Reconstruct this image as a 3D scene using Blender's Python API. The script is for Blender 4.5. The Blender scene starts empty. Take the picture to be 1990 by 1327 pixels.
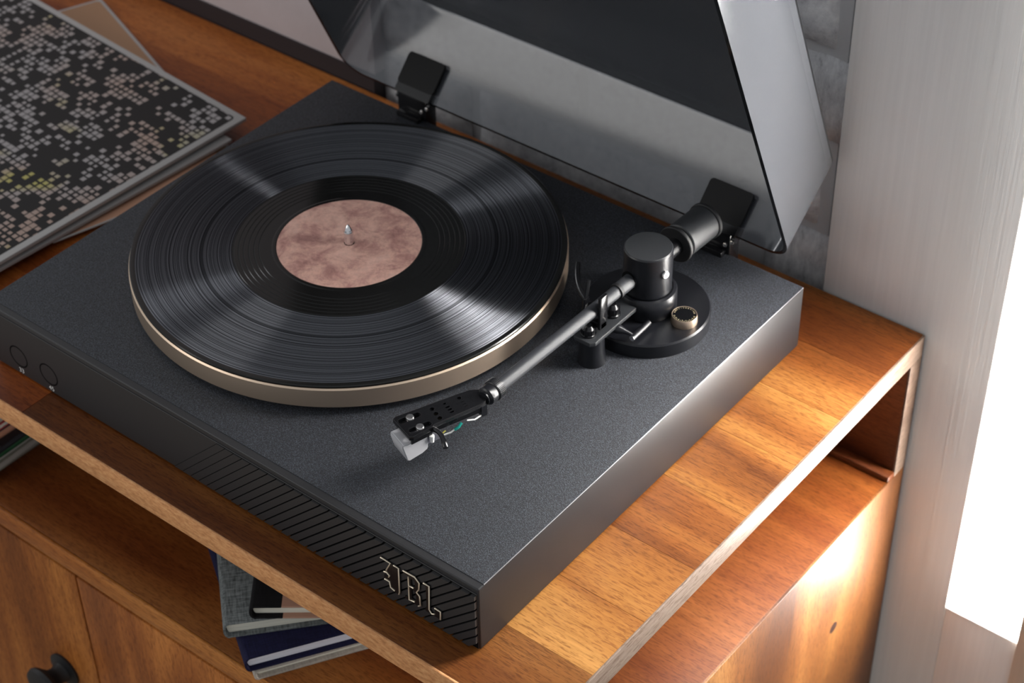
import bpy, bmesh, math, random
from mathutils import Vector, Matrix, Euler

# ------------------------------------------------------------------ camera, world, light, exposure
SC = bpy.context.scene
COL = SC.collection
S = 0.001                                   # everything below is written in millimetres

cam = bpy.data.cameras.new('camera'); cam_o = bpy.data.objects.new('camera', cam); COL.objects.link(cam_o)
cam_o.location = (0.49432, -0.57746, 0.87311)
cam_o.rotation_euler = (0.873346, 0.014398, 0.670331)
cam.sensor_width = 36.0; cam.sensor_fit = 'HORIZONTAL'
cam.lens = 36.0 * 3743.59 / 1990.0
cam.clip_start = 0.01; cam.clip_end = 50
cam.dof.use_dof = True; cam.dof.focus_distance = 1.16; cam.dof.aperture_fstop = 11.0
SC.camera = cam_o

world = bpy.data.worlds.new('world'); SC.world = world; world.use_nodes = True
WORLD_STRENGTH = 0.41
wn = world.node_tree.nodes; wn['Background'].inputs[0].default_value = (0.93, 0.96, 1.0, 1); wn['Background'].inputs[1].default_value = WORLD_STRENGTH

def area(name, loc, target, size, size_y, power, color):
    l = bpy.data.lights.new(name, 'AREA'); l.shape = 'RECTANGLE'; l.size = size; l.size_y = size_y
    l.energy = power; l.color = color
    o = bpy.data.objects.new(name, l); COL.objects.link(o); o.location = loc
    o.rotation_euler = (Vector(target) - Vector(loc)).to_track_quat('-Z', 'Y').to_euler()
    return o
# the key light is the bright window beside the cabinet (its panes glow, see below); the front-left room light is added, unseen, for fill and the cover's sheen
area('room_fill_light', (-1.45, -1.75, 1.0), (-0.25, 0.2, 0.05), 1.5, 1.1, 11.0, (1.0, 0.97, 0.93))
area('left_streak_light', (-2.1, -0.12, 1.02), (-0.26, 0.17, 0.08), 0.20, 0.8, 2.6, (0.97, 0.98, 1.0))  # unseen light added to draw the second streak on the record
WINDOW_GLOW = 21.0

SC.view_settings.view_transform = 'Standard'; SC.view_settings.look = 'None'
SC.view_settings.gamma = 1.0; SC.view_settings.use_curve_mapping = False
SC.view_settings.exposure = 0.0
SC.cycles.use_denoising = True
SC.cycles.max_bounces = 10; SC.cycles.transparent_max_bounces = 16

# ------------------------------------------------------------------ helpers
random.seed(7)
W, D, H = 437.0, 348.4, 53.5                # plinth of the turntable

def link(name, me, mats=None, parent=None, loc=(0, 0, 0), smooth=None):
    o = bpy.data.objects.new(name, me); COL.objects.link(o)
    if parent is not None: o.parent = parent
    o.location = [c * S for c in loc]
    if mats is not None and not me.materials:
        for m in (mats if isinstance(mats, (list, tuple)) else [mats]): me.materials.append(m)
    if smooth is not None:
        me.polygons.foreach_set('use_smooth', [True] * len(me.polygons)); me.set_sharp_from_angle(angle=math.radians(smooth))
    return o

def finish(bm, name, mat, parent=None, loc=(0, 0, 0), smooth=35, off=(0, 0, 0)):
    bmesh.ops.recalc_face_normals(bm, faces=bm.faces[:])
    for v in bm.verts: v.co = (v.co - Vector(off)) * S
    me = bpy.data.meshes.new(name); bm.to_mesh(me); bm.free()
    return link(name, me, mat, parent, loc, smooth)

def thing(name, label, cat, loc=(0, 0, 0), rotz=0.0, group=None):
    o = bpy.data.objects.new(name, None); COL.objects.link(o)
    o.empty_display_size = 0.02; o.location = [c * S for c in loc]; o.rotation_euler = (0, 0, rotz)
    return tag(o, label, cat, group)
def tag(o, label, cat, group=None):
    o['label'] = label; o['category'] = cat
    if group: o['group'] = group
    return o
def struct(o): o['kind'] = 'structure'; return o

def add_box(bm, x0, x1, y0, y1, z0, z1, bev=0.0, seg=2, M=None):
    r = bmesh.ops.create_cube(bm, size=1.0); vs = r['verts']
    for v in vs:
        v.co = Vector(((x0 + x1) / 2 + v.co.x * (x1 - x0), (y0 + y1) / 2 + v.co.y * (y1 - y0), (z0 + z1) / 2 + v.co.z * (z1 - z0)))
    if bev > 0:
        es = list({e for v in vs for e in v.link_edges})
        r2 = bmesh.ops.bevel(bm, geom=es, offset=bev, segments=seg, profile=0.5, affect='EDGES')
        vs = list({v for f in r2['faces'] for v in f.verts} | {v for v in vs if v.is_valid})
    if M is not None:
        for v in vs: v.co = M @ v.co
    return vs
def box(name, mat, parent, x0, x1, y0, y1, z0, z1, bev=0.4, seg=2, loc=(0, 0, 0), M=None, smooth=35, off=(0, 0, 0)):
    bm = bmesh.new(); add_box(bm, x0, x1, y0, y1, z0, z1, bev, seg, M); return finish(bm, name, mat, parent, loc, smooth, off)

def add_lathe(bm, prof, n=48, M=None, close=False):
    M = M or Matrix.Identity(4); rings = []
    for r, z in prof:
        if r < 1e-6: rings.append([bm.verts.new(M @ Vector((0, 0, z)))])
        else: rings.append([bm.verts.new(M @ Vector((r * math.cos(2 * math.pi * k / n), r * math.sin(2 * math.pi * k / n), z))) for k in range(n)])
    pairs = list(zip(rings, rings[1:])) + ([(rings[-1], rings[0])] if close else [])
    for a, b in pairs:
        for k in range(n):
            q = [a[k % len(a)], a[(k + 1) % len(a)], b[(k + 1) % len(b)], b[k % len(b)]]
            u = []
            for v in q:
                if v not in u: u.append(v)
            if len(u) >= 3:
                try: bm.faces.new(u)
                except ValueError: pass
def lathe(name, mat, parent, prof, n=48, at=(0, 0, 0), axis=None, loc=(0, 0, 0), smooth=35, close=False):
    M = Matrix.Translation(at)
    if axis is not None: M = M @ Vector(axis).to_track_quat('Z', 'Y').to_matrix().to_4x4()
    bm = bmesh.new(); add_lathe(bm, prof, n, M, close); return finish(bm, name, mat, parent, loc, smooth)

def add_tube(bm, pts, rad, n=12, caps=True):
    pts = [Vector(q) for q in pts]; rings = []; up = None
    for i, q in enumerate(pts):
        t = (pts[min(i + 1, len(pts) - 1)] - pts[max(i - 1, 0)]).normalized()
        if up is None: up = Vector((0, 0, 1)) if abs(t.z) < 0.9 else Vector((1, 0, 0))
        a = t.cross(up).normalized(); up = a.cross(t).normalized()
        r = rad[i] if isinstance(rad, (list, tuple)) else rad
        rings.append([bm.verts.new(q + (a * math.cos(2 * math.pi * k / n) + up * math.sin(2 * math.pi * k / n)) * r) for k in range(n)])
    for a, b in zip(rings, rings[1:]):
        for k in range(n): bm.faces.new([a[k], a[(k + 1) % n], b[(k + 1) % n], b[k]])
    if caps: bm.faces.new(rings[0]); bm.faces.new(rings[-1])
def tube(name, mat, parent, pts, rad, n=12, loc=(0, 0, 0), smooth=50):
    bm = bmesh.new(); add_tube(bm, pts, rad, n); return finish(bm, name, mat, parent, loc, smooth)

def bez(p0, p1, p2, n=10):
    p0, p1, p2 = Vector(p0), Vector(p1), Vector(p2)
    return [p0 * (1 - t) ** 2 + p1 * 2 * t * (1 - t) + p2 * t * t for t in [k / n for k in range(n + 1)]]

def add_prism(bm, poly, M, z0, z1):
    a = [bm.verts.new(M @ Vector((x, y, z0))) for x, y in poly]; b = [bm.verts.new(M @ Vector((x, y, z1))) for x, y in poly]
    n = len(poly); bm.faces.new(a); bm.faces.new(b)
    for k in range(n): bm.faces.new([a[k], a[(k + 1) % n], b[(k + 1) % n], b[k]])

def plate_mesh(name, loops, depth, bevel=0.0):
    """flat outline with holes, as a thick plate: local xy in mm, from z = -depth to 0"""
    cu = bpy.data.curves.new(name, 'CURVE'); cu.dimensions = '2D'; cu.fill_mode = 'BOTH'
    cu.extrude = depth / 2; cu.bevel_depth = bevel; cu.bevel_resolution = 1
    for lp in loops:
        sp = cu.splines.new('POLY'); sp.points.add(len(lp) - 1); sp.use_cyclic_u = True
        for q, (x, y) in zip(sp.points, lp): q.co = (x, y, 0, 1)
    o = bpy.data.objects.new(name, cu); COL.objects.link(o)
    me = bpy.data.meshes.new_from_object(o.evaluated_get(bpy.context.evaluated_depsgraph_get()))
    bpy.data.objects.remove(o); bpy.data.curves.remove(cu); return me
def text_mesh(txt, size, align='CENTER', extrude=0.0):
    cu = bpy.data.curves.new('lettering', 'FONT'); cu.body = txt; cu.size = size; cu.align_x = align; cu.align_y = 'CENTER'; cu.extrude = extrude
    o = bpy.data.objects.new('lettering', cu); COL.objects.link(o)
    me = bpy.data.meshes.new_from_object(o.evaluated_get(bpy.context.evaluated_depsgraph_get()))
    bpy.data.objects.remove(o); bpy.data.curves.remove(cu); return me
def place(me, M):
    for v in me.vertices: v.co = (M @ v.co) * S
    me.update(); return me
def circle(cx, cy, r, n=20): return [(cx + r * math.cos(2 * math.pi * k / n), cy + r * math.sin(2 * math.pi * k / n)) for k in range(n)]
def slot(cx, cy, dx, dy, hl, r, n=8):
    """stadium outline, long axis (dx,dy)"""
    a = math.atan2(dy, dx); out = []
    for k in range(n + 1): t = a - math.pi / 2 + math.pi * k / n; out.append((cx + dx * hl + r * math.cos(t), cy + dy * hl + r * math.sin(t)))
    for k in range(n + 1): t = a + math.pi / 2 + math.pi * k / n; out.append((cx - dx * hl + r * math.cos(t), cy - dy * hl + r * math.sin(t)))
    return out
def rrect(x0, x1, y0, y1, r, n=6):
    out = []
    for cx, cy, a0 in ((x1 - r, y1 - r, 0), (x0 + r, y1 - r, 90), (x0 + r, y0 + r, 180), (x1 - r, y0 + r, 270)):
        for k in range(n + 1):
            t = math.radians(a0 + 90 * k / n); out.append((cx + r * math.cos(t), cy + r * math.sin(t)))
    return out

# ------------------------------------------------------------------ materials
def mat(name, color=(0.5, 0.5, 0.5), rough=0.5, metal=0.0, spec=0.5, coat=0.0, coat_rough=0.1):
    m = bpy.data.materials.new(name); m.use_nodes = True
    b = m.node_tree.nodes['Principled BSDF']
    b.inputs['Base Color'].default_value = (*color, 1); b.inputs['Roughness'].default_value = rough
    b.inputs['Metallic'].default_value = metal; b.inputs['Specular IOR Level'].default_value = spec
    b.inputs['Coat Weight'].default_value = coat; b.inputs['Coat Roughness'].default_value = coat_rough
    return m
class N:
    def __init__(s, m): s.t = m.node_tree; s.b = s.t.nodes['Principled BSDF'] if 'Principled BSDF' in s.t.nodes else None
    def n(s, typ, **kw):
        o = s.t.nodes.new(typ)
        for k, v in kw.items(): setattr(o, k, v)
        return o
    def l(s, a, b): s.t.links.new(a, b)
    def coord(s, scale=(1, 1, 1), rot=(0, 0, 0), src='Object'):
        c = s.n('ShaderNodeTexCoord'); mp = s.n('ShaderNodeMapping'); mp.inputs['Scale'].default_value = scale; mp.inputs['Rotation'].default_value = rot
        s.l(c.outputs[src], mp.inputs['Vector']); return mp.outputs[0]
    def noise(s, vec, scale, detail=4, rough=0.55, dist=0.0):
        o = s.n('ShaderNodeTexNoise'); o.inputs['Scale'].default_value = scale; o.inputs['Detail'].default_value = detail
        o.inputs['Roughness'].default_value = rough; o.inputs['Distortion'].default_value = dist
        if vec is not None: s.l(vec, o.inputs['Vector'])
        return o.outputs['Fac']
    def ramp(s, fac, stops):
        o = s.n('ShaderNodeValToRGB'); e = o.color_ramp.elements
        while len(e) < len(stops): e.new(0.5)
        for el, (p_, c) in zip(e, stops): el.position = p_; el.color = (*c, 1) if len(c) == 3 else c
        s.l(fac, o.inputs[0]); return o.outputs[0]
    def mix(s, fac, a, b, mode='MIX'):
        o = s.n('ShaderNodeMix', data_type='RGBA', blend_type=mode)
        for sock, v in ((o.inputs[0], fac), (o.inputs[6], a), (o.inputs[7], b)):
            if hasattr(v, 'default_value'): s.l(v, sock)
            elif isinstance(v, tuple): sock.default_value = (*v, 1)
            else: sock.default_value = v
        return o.outputs[2]
    def math(s, op, a, b=None, clamp=False):
        o = s.n('ShaderNodeMath', operation=op); o.use_clamp = clamp
        for sock, v in ((o.inputs[0], a), (o.inputs[1], b)):
            if v is None: continue
            if hasattr(v, 'default_value'): s.l(v, sock)
            else: sock.default_value = v
        return o.outputs[0]
    def bump(s, h, strength, dist):
        o = s.n('ShaderNodeBump'); o.inputs['Strength'].default_value = strength; o.inputs['Distance'].default_value = dist
        s.l(h, o.inputs['Height']); s.l(o.outputs[0], s.b.inputs['Normal'])

def wood(name, axis='x', stops=None, rnd=7.0, rough=0.42, coat=0.10, pore=0.62, spec=0.28, big=1.0):
    """lacquered timber: long figure along one axis, fine dark pores, per-board tint from the object colour"""
    m = mat(name, rough=rough, coat=coat, coat_rough=0.22, spec=spec); k = N(m)
    lo, hi = 2.2 * big, 15.0 * big
    sc = {'x': (lo, hi, hi), 'y': (hi, lo, hi), 'z': (hi, hi, lo)}[axis]
    info = k.n('ShaderNodeObjectInfo')
    c = k.n('ShaderNodeTexCoord'); add = k.n('ShaderNodeVectorMath', operation='ADD')
    rv = k.n('ShaderNodeCombineXYZ'); mul = k.math('MULTIPLY', info.outputs['Random'], rnd)
    for q in range(3): k.l(mul, rv.inputs[q])
    k.l(c.outputs['Object'], add.inputs[0]); k.l(rv.outputs[0], add.inputs[1])
    mp = k.n('ShaderNodeMapping'); mp.inputs['Scale'].default_value = sc; k.l(add.outputs[0], mp.inputs[0])
    f = k.noise(mp.outputs[0], 1.0, 5, 0.5, 0.35)
    sc2 = {'x': (20, 420, 420), 'y': (420, 20, 420), 'z': (420, 420, 20)}[axis]
    mp2 = k.n('ShaderNodeMapping'); mp2.inputs['Scale'].default_value = sc2; k.l(add.outputs[0], mp2.inputs[0])
    g = k.noise(mp2.outputs[0], 1.0, 3, 0.7)
    sc3 = {'x': (150, 1000, 1000), 'y': (1000, 150, 1000), 'z': (1000, 1000, 150)}[axis]
    mp3 = k.n('ShaderNodeMapping'); mp3.inputs['Scale'].default_value = sc3; k.l(add.outputs[0], mp3.inputs[0])
    p_ = k.noise(mp3.outputs[0], 1.0, 2, 0.6)
    stops = stops or [(0.30, (0.12, 0.034, 0.007)), (0.45, (0.24, 0.080, 0.016)), (0.58, (0.37, 0.155, 0.036)), (0.74, (0.50, 0.255, 0.075))]
    base = k.ramp(f, stops)
    fine = k.ramp(g, [(0.30, (0.72, 0.66, 0.60)), (0.62, (1.10, 1.08, 1.05))])
    col = k.mix(0.75, base, fine, 'MULTIPLY')
    por = k.ramp(p_, [(0.36, (0.42, 0.32, 0.25)), (0.50, (1, 1, 1))])
    col = k.mix(pore, col, por, 'MULTIPLY')
    col = k.mix(1.0, col, info.outputs['Color'], 'MULTIPLY')
    k.l(col, k.b.inputs['Base Color'])
    k.l(k.math('ADD', k.math('MULTIPLY', g, 0.16), rough - 0.08), k.b.inputs['Roughness'])
    k.bump(p_, 0.10, 0.0004)
    return m

M_WOOD_X = wood('cabinet_wood_long_grain', 'x', rnd=0.06)
M_WOOD_Z = wood('cabinet_wood_upright_grain', 'z', stops=[(0.30, (0.13, 0.045, 0.012)), (0.46, (0.27, 0.105, 0.028)), (0.60, (0.42, 0.19, 0.055)), (0.80, (0.60, 0.32, 0.12))], rough=0.46, coat=0.06)
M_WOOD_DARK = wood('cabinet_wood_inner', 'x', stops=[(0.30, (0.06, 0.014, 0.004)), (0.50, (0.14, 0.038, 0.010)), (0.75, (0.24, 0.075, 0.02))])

def m_edge():
    m = mat('cabinet_front_edging', rough=0.5); k = N(m)
    f = k.noise(k.coord((160, 700, 420)), 1.0, 4, 0.7); g = k.noise(k.coord((5, 50, 50)), 1.0, 3)
    c = k.ramp(f, [(0.3, (0.46, 0.195, 0.068)), (0.5, (0.70, 0.33, 0.13)), (0.7, (0.84, 0.47, 0.21))])
    k.l(k.mix(0.35, c, k.ramp(g, [(0.3, (0.6, 0.55, 0.5)), (0.7, (1.1, 1.05, 1))]), 'MULTIPLY'), k.b.inputs['Base Color']); k.bump(f, 0.3, 0.0004)
    return m
M_EDGE = m_edge()
M_EDGE_R = wood('cabinet_end_edging', 'y', stops=[(0.3, (0.13, 0.08, 0.055)), (0.5, (0.21, 0.15, 0.115)), (0.7, (0.30, 0.235, 0.19))], rough=0.45, coat=0.1)

def m_speckle():
    m = mat('black_speckled_paint', (0.02, 0.021, 0.024), rough=0.62, spec=0.5); k = N(m)
    v = k.coord((1, 1, 1)); f = k.noise(v, 1500.0, 2, 0.6); g = k.noise(v, 900.0, 2, 0.5)
    k.l(k.ramp(f, [(0.34, (0.004, 0.0045, 0.006)), (0.5, (0.014, 0.016, 0.021)), (0.70, (0.066, 0.075, 0.095))]), k.b.inputs['Base Color'])
    k.l(k.ramp(g, [(0.3, (0.45,) * 3), (0.7, (0.75,) * 3)]), k.b.inputs['Roughness']); k.bump(f, 0.8, 0.0004)
    return m
M_TOP = m_speckle()
def m_satin(name, c, rough, spec=0.5):
    m = mat(name, c, rough, spec=spec); k = N(m); f = k.noise(k.coord(), 1800.0, 2, 0.5)
    k.bump(f, 0.12, 0.0002); return m
M_BODY = m_satin('black_satin_plinth', (0.017, 0.0165, 0.018), 0.42)
M_STRIP = m_satin('black_smooth_strip', (0.014, 0.014, 0.017), 0.36)
M_RIB = m_satin('black_matte_rib', (0.024, 0.023, 0.024), 0.5)
M_GAP = mat('deep_black_gap', (0.003, 0.003, 0.003), 0.8, spec=0.1)
M_BLACK = m_satin('black_anodised_metal', (0.009, 0.0095, 0.012), 0.30, 0.45)
M_BLACKGLOSS = mat('black_gloss_plastic', (0.006, 0.006, 0.007), 0.18)
M_BLACKMATTE = mat('black_matte_plastic', (0.008, 0.008, 0.009), 0.55)
M_HINGE = mat('black_hinge_plastic', (0.004, 0.004, 0.0045), 0.55, spec=0.25)
M_TUBE = m_satin('grey_black_arm_tube', (0.034, 0.036, 0.041), 0.46, 0.36)
M_CAP = m_satin('grey_black_cap', (0.026, 0.028, 0.031), 0.45, 0.5)
M_GOLD = m_satin('champagne_gold_metal', (0.74, 0.58, 0.44), 0.36); M_GOLD.node_tree.nodes['Principled BSDF'].inputs['Metallic'].default_value = 0.9
M_GOLDGLINT = mat('champagne_glint_metal', (0.92, 0.80, 0.62), 0.28, 0.65)
M_CHROME = mat('chrome', (0.80, 0.80, 0.82), 0.12, 1.0)
M_SCREW = mat('silver_screw', (0.78, 0.77, 0.76), 0.24, 1.0)
M_WHITEPRINT = mat('white_print', (0.85, 0.85, 0.83), 0.5)
M_GOLDPRINT = mat('gold_print', (0.75, 0.62, 0.38), 0.45)
M_CARTWHITE = mat('pale_grey_cartridge_plastic', (0.46, 0.46, 0.48), 0.35)
M_CARTGREY = mat('dim_grey_cartridge_body', (0.10, 0.10, 0.12), 0.35)
M_GREEN = mat('green_wire', (0.0, 0.22, 0.18), 0.4)
M_WIREWHITE = mat('white_wire', (0.8, 0.8, 0.78), 0.4)

def m_vinyl():
    """record grooves: a stretched highlight across the grooves, with darker bands between the tracks"""
    m = bpy.data.materials.new('black_vinyl_grooves'); m.use_nodes = True; t = m.node_tree; t.nodes.clear(); k = N(m)
    out = k.n('ShaderNodeOutputMaterial'); ad = k.n('ShaderNodeAddShader')
    df = k.n('ShaderNodeBsdfDiffuse'); df.inputs[0].default_value = (0.004, 0.004, 0.0045, 1)
    gl = k.n('ShaderNodeBsdfAnisotropic'); gl.distribution = 'GGX'; gl.inputs['Anisotropy'].default_value = 0.82; gl.inputs['Rotation'].default_value = 0.0; gl.inputs['Roughness'].default_value = 0.46
    tan = k.n('ShaderNodeTangent', direction_type='RADIAL', axis='Z'); k.l(tan.outputs[0], gl.inputs['Tangent'])
    c = k.n('ShaderNodeTexCoord'); sx = k.n('ShaderNodeSeparateXYZ'); k.l(c.outputs['Object'], sx.inputs[0])
    r = k.math('SQRT', k.math('ADD', k.math('MULTIPLY', sx.outputs[0], sx.outputs[0]), k.math('MULTIPLY', sx.outputs[1], sx.outputs[1])))
    n1 = k.n('ShaderNodeTexNoise', noise_dimensions='1D'); n1.inputs['Scale'].default_value = 1100.0; n1.inputs['Detail'].default_value = 4; k.l(r, n1.inputs['W'])
    n2 = k.n('ShaderNodeTexNoise', noise_dimensions='1D'); n2.inputs['Scale'].default_value = 330.0; n2.inputs['Detail'].default_value = 2; k.l(r, n2.inputs['W'])
    fine = k.ramp(n1.outputs['Fac'], [(0.38, (0.055, 0.057, 0.064)), (0.62, (0.27, 0.282, 0.312))]); lines = k.ramp(n2.outputs['Fac'], [(0.34, (0.45,) * 3), (0.40, (1.0,) * 3)])
    k.l(k.mix(1.0, fine, lines, 'MULTIPLY'), gl.inputs[0])
    k.l(df.outputs[0], ad.inputs[0]); k.l(gl.outputs[0], ad.inputs[1]); k.l(ad.outputs[0], out.inputs[0])
    return m
M_VINYL = m_vinyl()
M_VINYLFLAT = mat('smooth_vinyl', (0.008, 0.008, 0.0075), 0.16, spec=0.4)

def m_label():
    m = mat('mottled_pink_label', rough=0.6, spec=0.25); k = N(m)
    f = k.noise(k.coord(), 55.0, 9, 0.7, 0.4); g = k.noise(k.coord(), 260.0, 5, 0.7)
    c = k.ramp(f, [(0.28, (0.26, 0.12, 0.12)), (0.42, (0.52, 0.28, 0.24)), (0.54, (0.74, 0.45, 0.37)), (0.72, (0.84, 0.56, 0.47))])
    k.l(k.mix(0.35, c, k.ramp(g, [(0.35, (0.6, 0.55, 0.55)), (0.6, (1.1, 1.08, 1.05))]), 'MULTIPLY'), k.b.inputs['Base Color'])
    return m
M_LABEL = m_label()

def m_smoke():
    m = bpy.data.materials.new('smoked_acrylic'); m.use_nodes = True; t = m.node_tree; t.nodes.clear(); k = N.__new__(N); k.t = t
    out = t.nodes.new('ShaderNodeOutputMaterial')
    tr = t.nodes.new('ShaderNodeBsdfTransparent'); tr.inputs[0].default_value = (0.76, 0.77, 0.79, 1)
    gl = t.nodes.new('ShaderNodeBsdfGlossy'); gl.inputs['Roughness'].default_value = 0.12; gl.inputs[0].default_value = (1, 1, 1, 1)
    df = t.nodes.new('ShaderNodeBsdfDiffuse'); df.inputs[0].default_value = (0.15, 0.162, 0.182, 1)
    fr = t.nodes.new('ShaderNodeFresnel'); fr.inputs[0].default_value = 1.65
    m0 = t.nodes.new('ShaderNodeMixShader'); m0.inputs[0].default_value = 0.36
    m1 = t.nodes.new('ShaderNodeMixShader')
    t.links.new(tr.outputs[0], m0.inputs[1]); t.links.new(df.outputs[0], m0.inputs[2])
    t.links.new(fr.outputs[0], m1.inputs[0]); t.links.new(m0.outputs[0], m1.inputs[1]); t.links.new(gl.outputs[0], m1.inputs[2]); t.links.new(m1.outputs[0], out.inputs[0])
    return m
M_SMOKE = m_smoke()
M_SMOKEEDGE = mat('dark_acrylic_edge', (0.006, 0.007, 0.008), 0.12)

def m_plaster(name, c, streak=True):
    m = mat(name, rough=0.85, spec=0.2); k = N(m)
    f = k.noise(k.coord((260, 260, 7) if streak else (30, 30, 30)), 1.0, 4, 0.6); g = k.noise(k.coord((5, 5, 3)), 1.0, 3)
    a = tuple(x * 0.955 for x in c); b2 = tuple(min(1, x * 1.03) for x in c)
    col = k.ramp(f, [(0.3, a), (0.7, b2)])
    k.l(k.mix(0.12, col, k.ramp(g, [(0.3, (0.6, 0.58, 0.55)), (0.7, (1, 1, 1))]), 'MULTIPLY'), k.b.inputs['Base Color']); k.bump(f, 0.25, 0.0008)
    return m
M_WALL = m_plaster('pale_grey_streaked_wall', (0.76, 0.75, 0.74))
M_SILLWALL = m_plaster('white_wall_under_window', (0.74, 0.72, 0.71))
M_MULLION = m_plaster('beige_window_post', (0.60, 0.52, 0.45))
M_PLASTER = m_plaster('pinkish_white_plaster', (0.70, 0.63, 0.64), False)
M_GAPSHADE = mat('dark_gap_shade', (0.018, 0.010, 0.012), 0.5)
def m_brick():
    m = mat('painted_grey_brick', rough=0.9, spec=0.2); k = N(m)
    f = k.noise(k.coord(), 60.0, 8, 0.72); g = k.noise(k.coord(), 14.0, 4)
    c = k.ramp(f, [(0.28, (0.30, 0.30, 0.31)), (0.44, (0.66, 0.66, 0.68)), (0.66, (0.90, 0.90, 0.91))])
    k.l(k.mix(0.3, c, k.ramp(g, [(0.3, (0.75, 0.74, 0.75)), (0.7, (1, 1, 1))]), 'MULTIPLY'), k.b.inputs['Base Color']); k.bump(f, 0.7, 0.003)
    return m
M_BRICK = m_brick()
M_MORTAR = mat('grey_mortar', (0.55, 0.55, 0.56), 0.95, spec=0.1)
def m_glow():
    m = bpy.data.materials.new('bright_window_daylight'); m.use_nodes = True; t = m.node_tree; t.nodes.clear()
    out = t.nodes.new('ShaderNodeOutputMaterial'); e = t.nodes.new('ShaderNodeEmission'); e.inputs[0].default_value = (1, 0.985, 0.96, 1); e.inputs[1].default_value = WINDOW_GLOW
    tr = t.nodes.new('ShaderNodeBsdfTransparent'); ad = t.nodes.new('ShaderNodeAddShader')
    t.links.new(e.outputs[0], ad.inputs[0]); t.links.new(tr.outputs[0], ad.inputs[1]); t.links.new(ad.outputs[0], out.inputs[0]); return m
M_GLOW = m_glow()
M_FLOOR = mat('beige_floor', (0.36, 0.29, 0.22), 0.6)

# ------------------------------------------------------------------ the setting
struct(box('floor', M_FLOOR, None, -1600, 1600, -1600, 900, -760, -740, 0, loc=(0, 0, 0)))
wb = struct(box('wall_back', M_MORTAR, None, -1150, -30, 432.5, 470, -740, 900, 0))
# painted rough bricks of the wall behind the dust cover
def brick_mesh(w, h, seed):
    rnd = random.Random(seed); bm = bmesh.new(); nx, nz = 9, 4; g = {}
    for i in range(nx + 1):
        for j in range(nz + 1):
            e = (i in (0, nx)) or (j in (0, nz))
            x = -w / 2 + w * i / nx + (rnd.uniform(-1.6, 1.6) if not 0 < i < nx else rnd.uniform(-2, 2)); z = -h / 2 + h * j / nz + rnd.uniform(-1.2, 1.2)
            g[i, j] = bm.verts.new((x, (1.2 if e else -1.2) + rnd.uniform(-1.4, 1.4), z))
    for i in range(nx):
        for j in range(nz): bm.faces.new([g[i, j], g[i + 1, j], g[i + 1, j + 1], g[i, j + 1]])
    edge = [g[i, 0] for i in range(nx + 1)] + [g[nx, j] for j in range(1, nz + 1)] + [g[i, nz] for i in range(nx - 1, -1, -1)] + [g[0, j] for j in range(nz - 1, 0, -1)]
    back = [bm.verts.new((v.co.x, 9, v.co.z)) for v in edge]
    for k in range(len(edge)): bm.faces.new([edge[k], back[k], back[(k + 1) % len(edge)], edge[(k + 1) % len(edge)]])
    bmesh.ops.recalc_face_normals(bm, faces=bm.faces[:])
    for v in bm.verts: v.co *= S
    me = bpy.data.meshes.new('brick'); bm.to_mesh(me); bm.free(); me.materials.append(M_BRICK)
    me.polygons.foreach_set('use_smooth', [True] * len(me.polygons)); return me
brick_meshes = [brick_mesh(206, 64, s) for s in range(4)]
row = 0; z = -72.0
while z < 460:
    x = -30 - 106 - (108 if row % 2 else 0) - 6; i = 0
    while x > -760:
        o = link('brick', brick_meshes[(row * 2 + i) % 4], None, wb, (x, 429, z)); x -= 216; i += 1
    if row % 2: link('brick', brick_meshes[row % 4], None, wb, (-30 - 106 + 104, 430, z)).scale = (0.46, 1, 1)
    z += 73; row += 1
struct(box('wall_left', M_PLASTER, None, -1150, -455, 417, 437, 16.2, 900, 0.6))
struct(box('gap_shade_1', M_GAPSHADE, None, -1150, -455, 415.2, 437, -740, 16.2, 0.4))  # dark strip stands in for the shaded gap behind the cabinet
struct(box('wall_right', M_WALL, None, -20.5, 116.2, 415.2, 520, -740, 900, 1.0))
win = bpy.data.objects.new('window_1', None); COL.objects.link(win); struct(win)
box('sill_wall', M_SILLWALL, win, 116.2, 177.0, 415.6, 520, -740, -249.5, 0.5)
box('pane', M_GLOW, win, 116.2, 177.0, 418.5, 420.5, -249.5, 760, 0)
box('pane', M_GLOW, win, 201.0, 262.0, 418.5, 420.5, -249.5, 760, 0)
box('post', M_MULLION, win, 177.0, 201.0, 413.0, 440, -740, 900, 0.6)
box('sill_wall', M_MULLION, win, 201.0, 262.0, 415.6, 520, -740, -249.5, 0.5)
box('header_wall', M_WALL, win, 116.2, 262.0, 415.6, 520, 760, 900, 0.5)
struct(box('wall_far_right', M_WALL, None, 262.0, 1500, 415.2, 520, -740, 900, 0.6))

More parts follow.
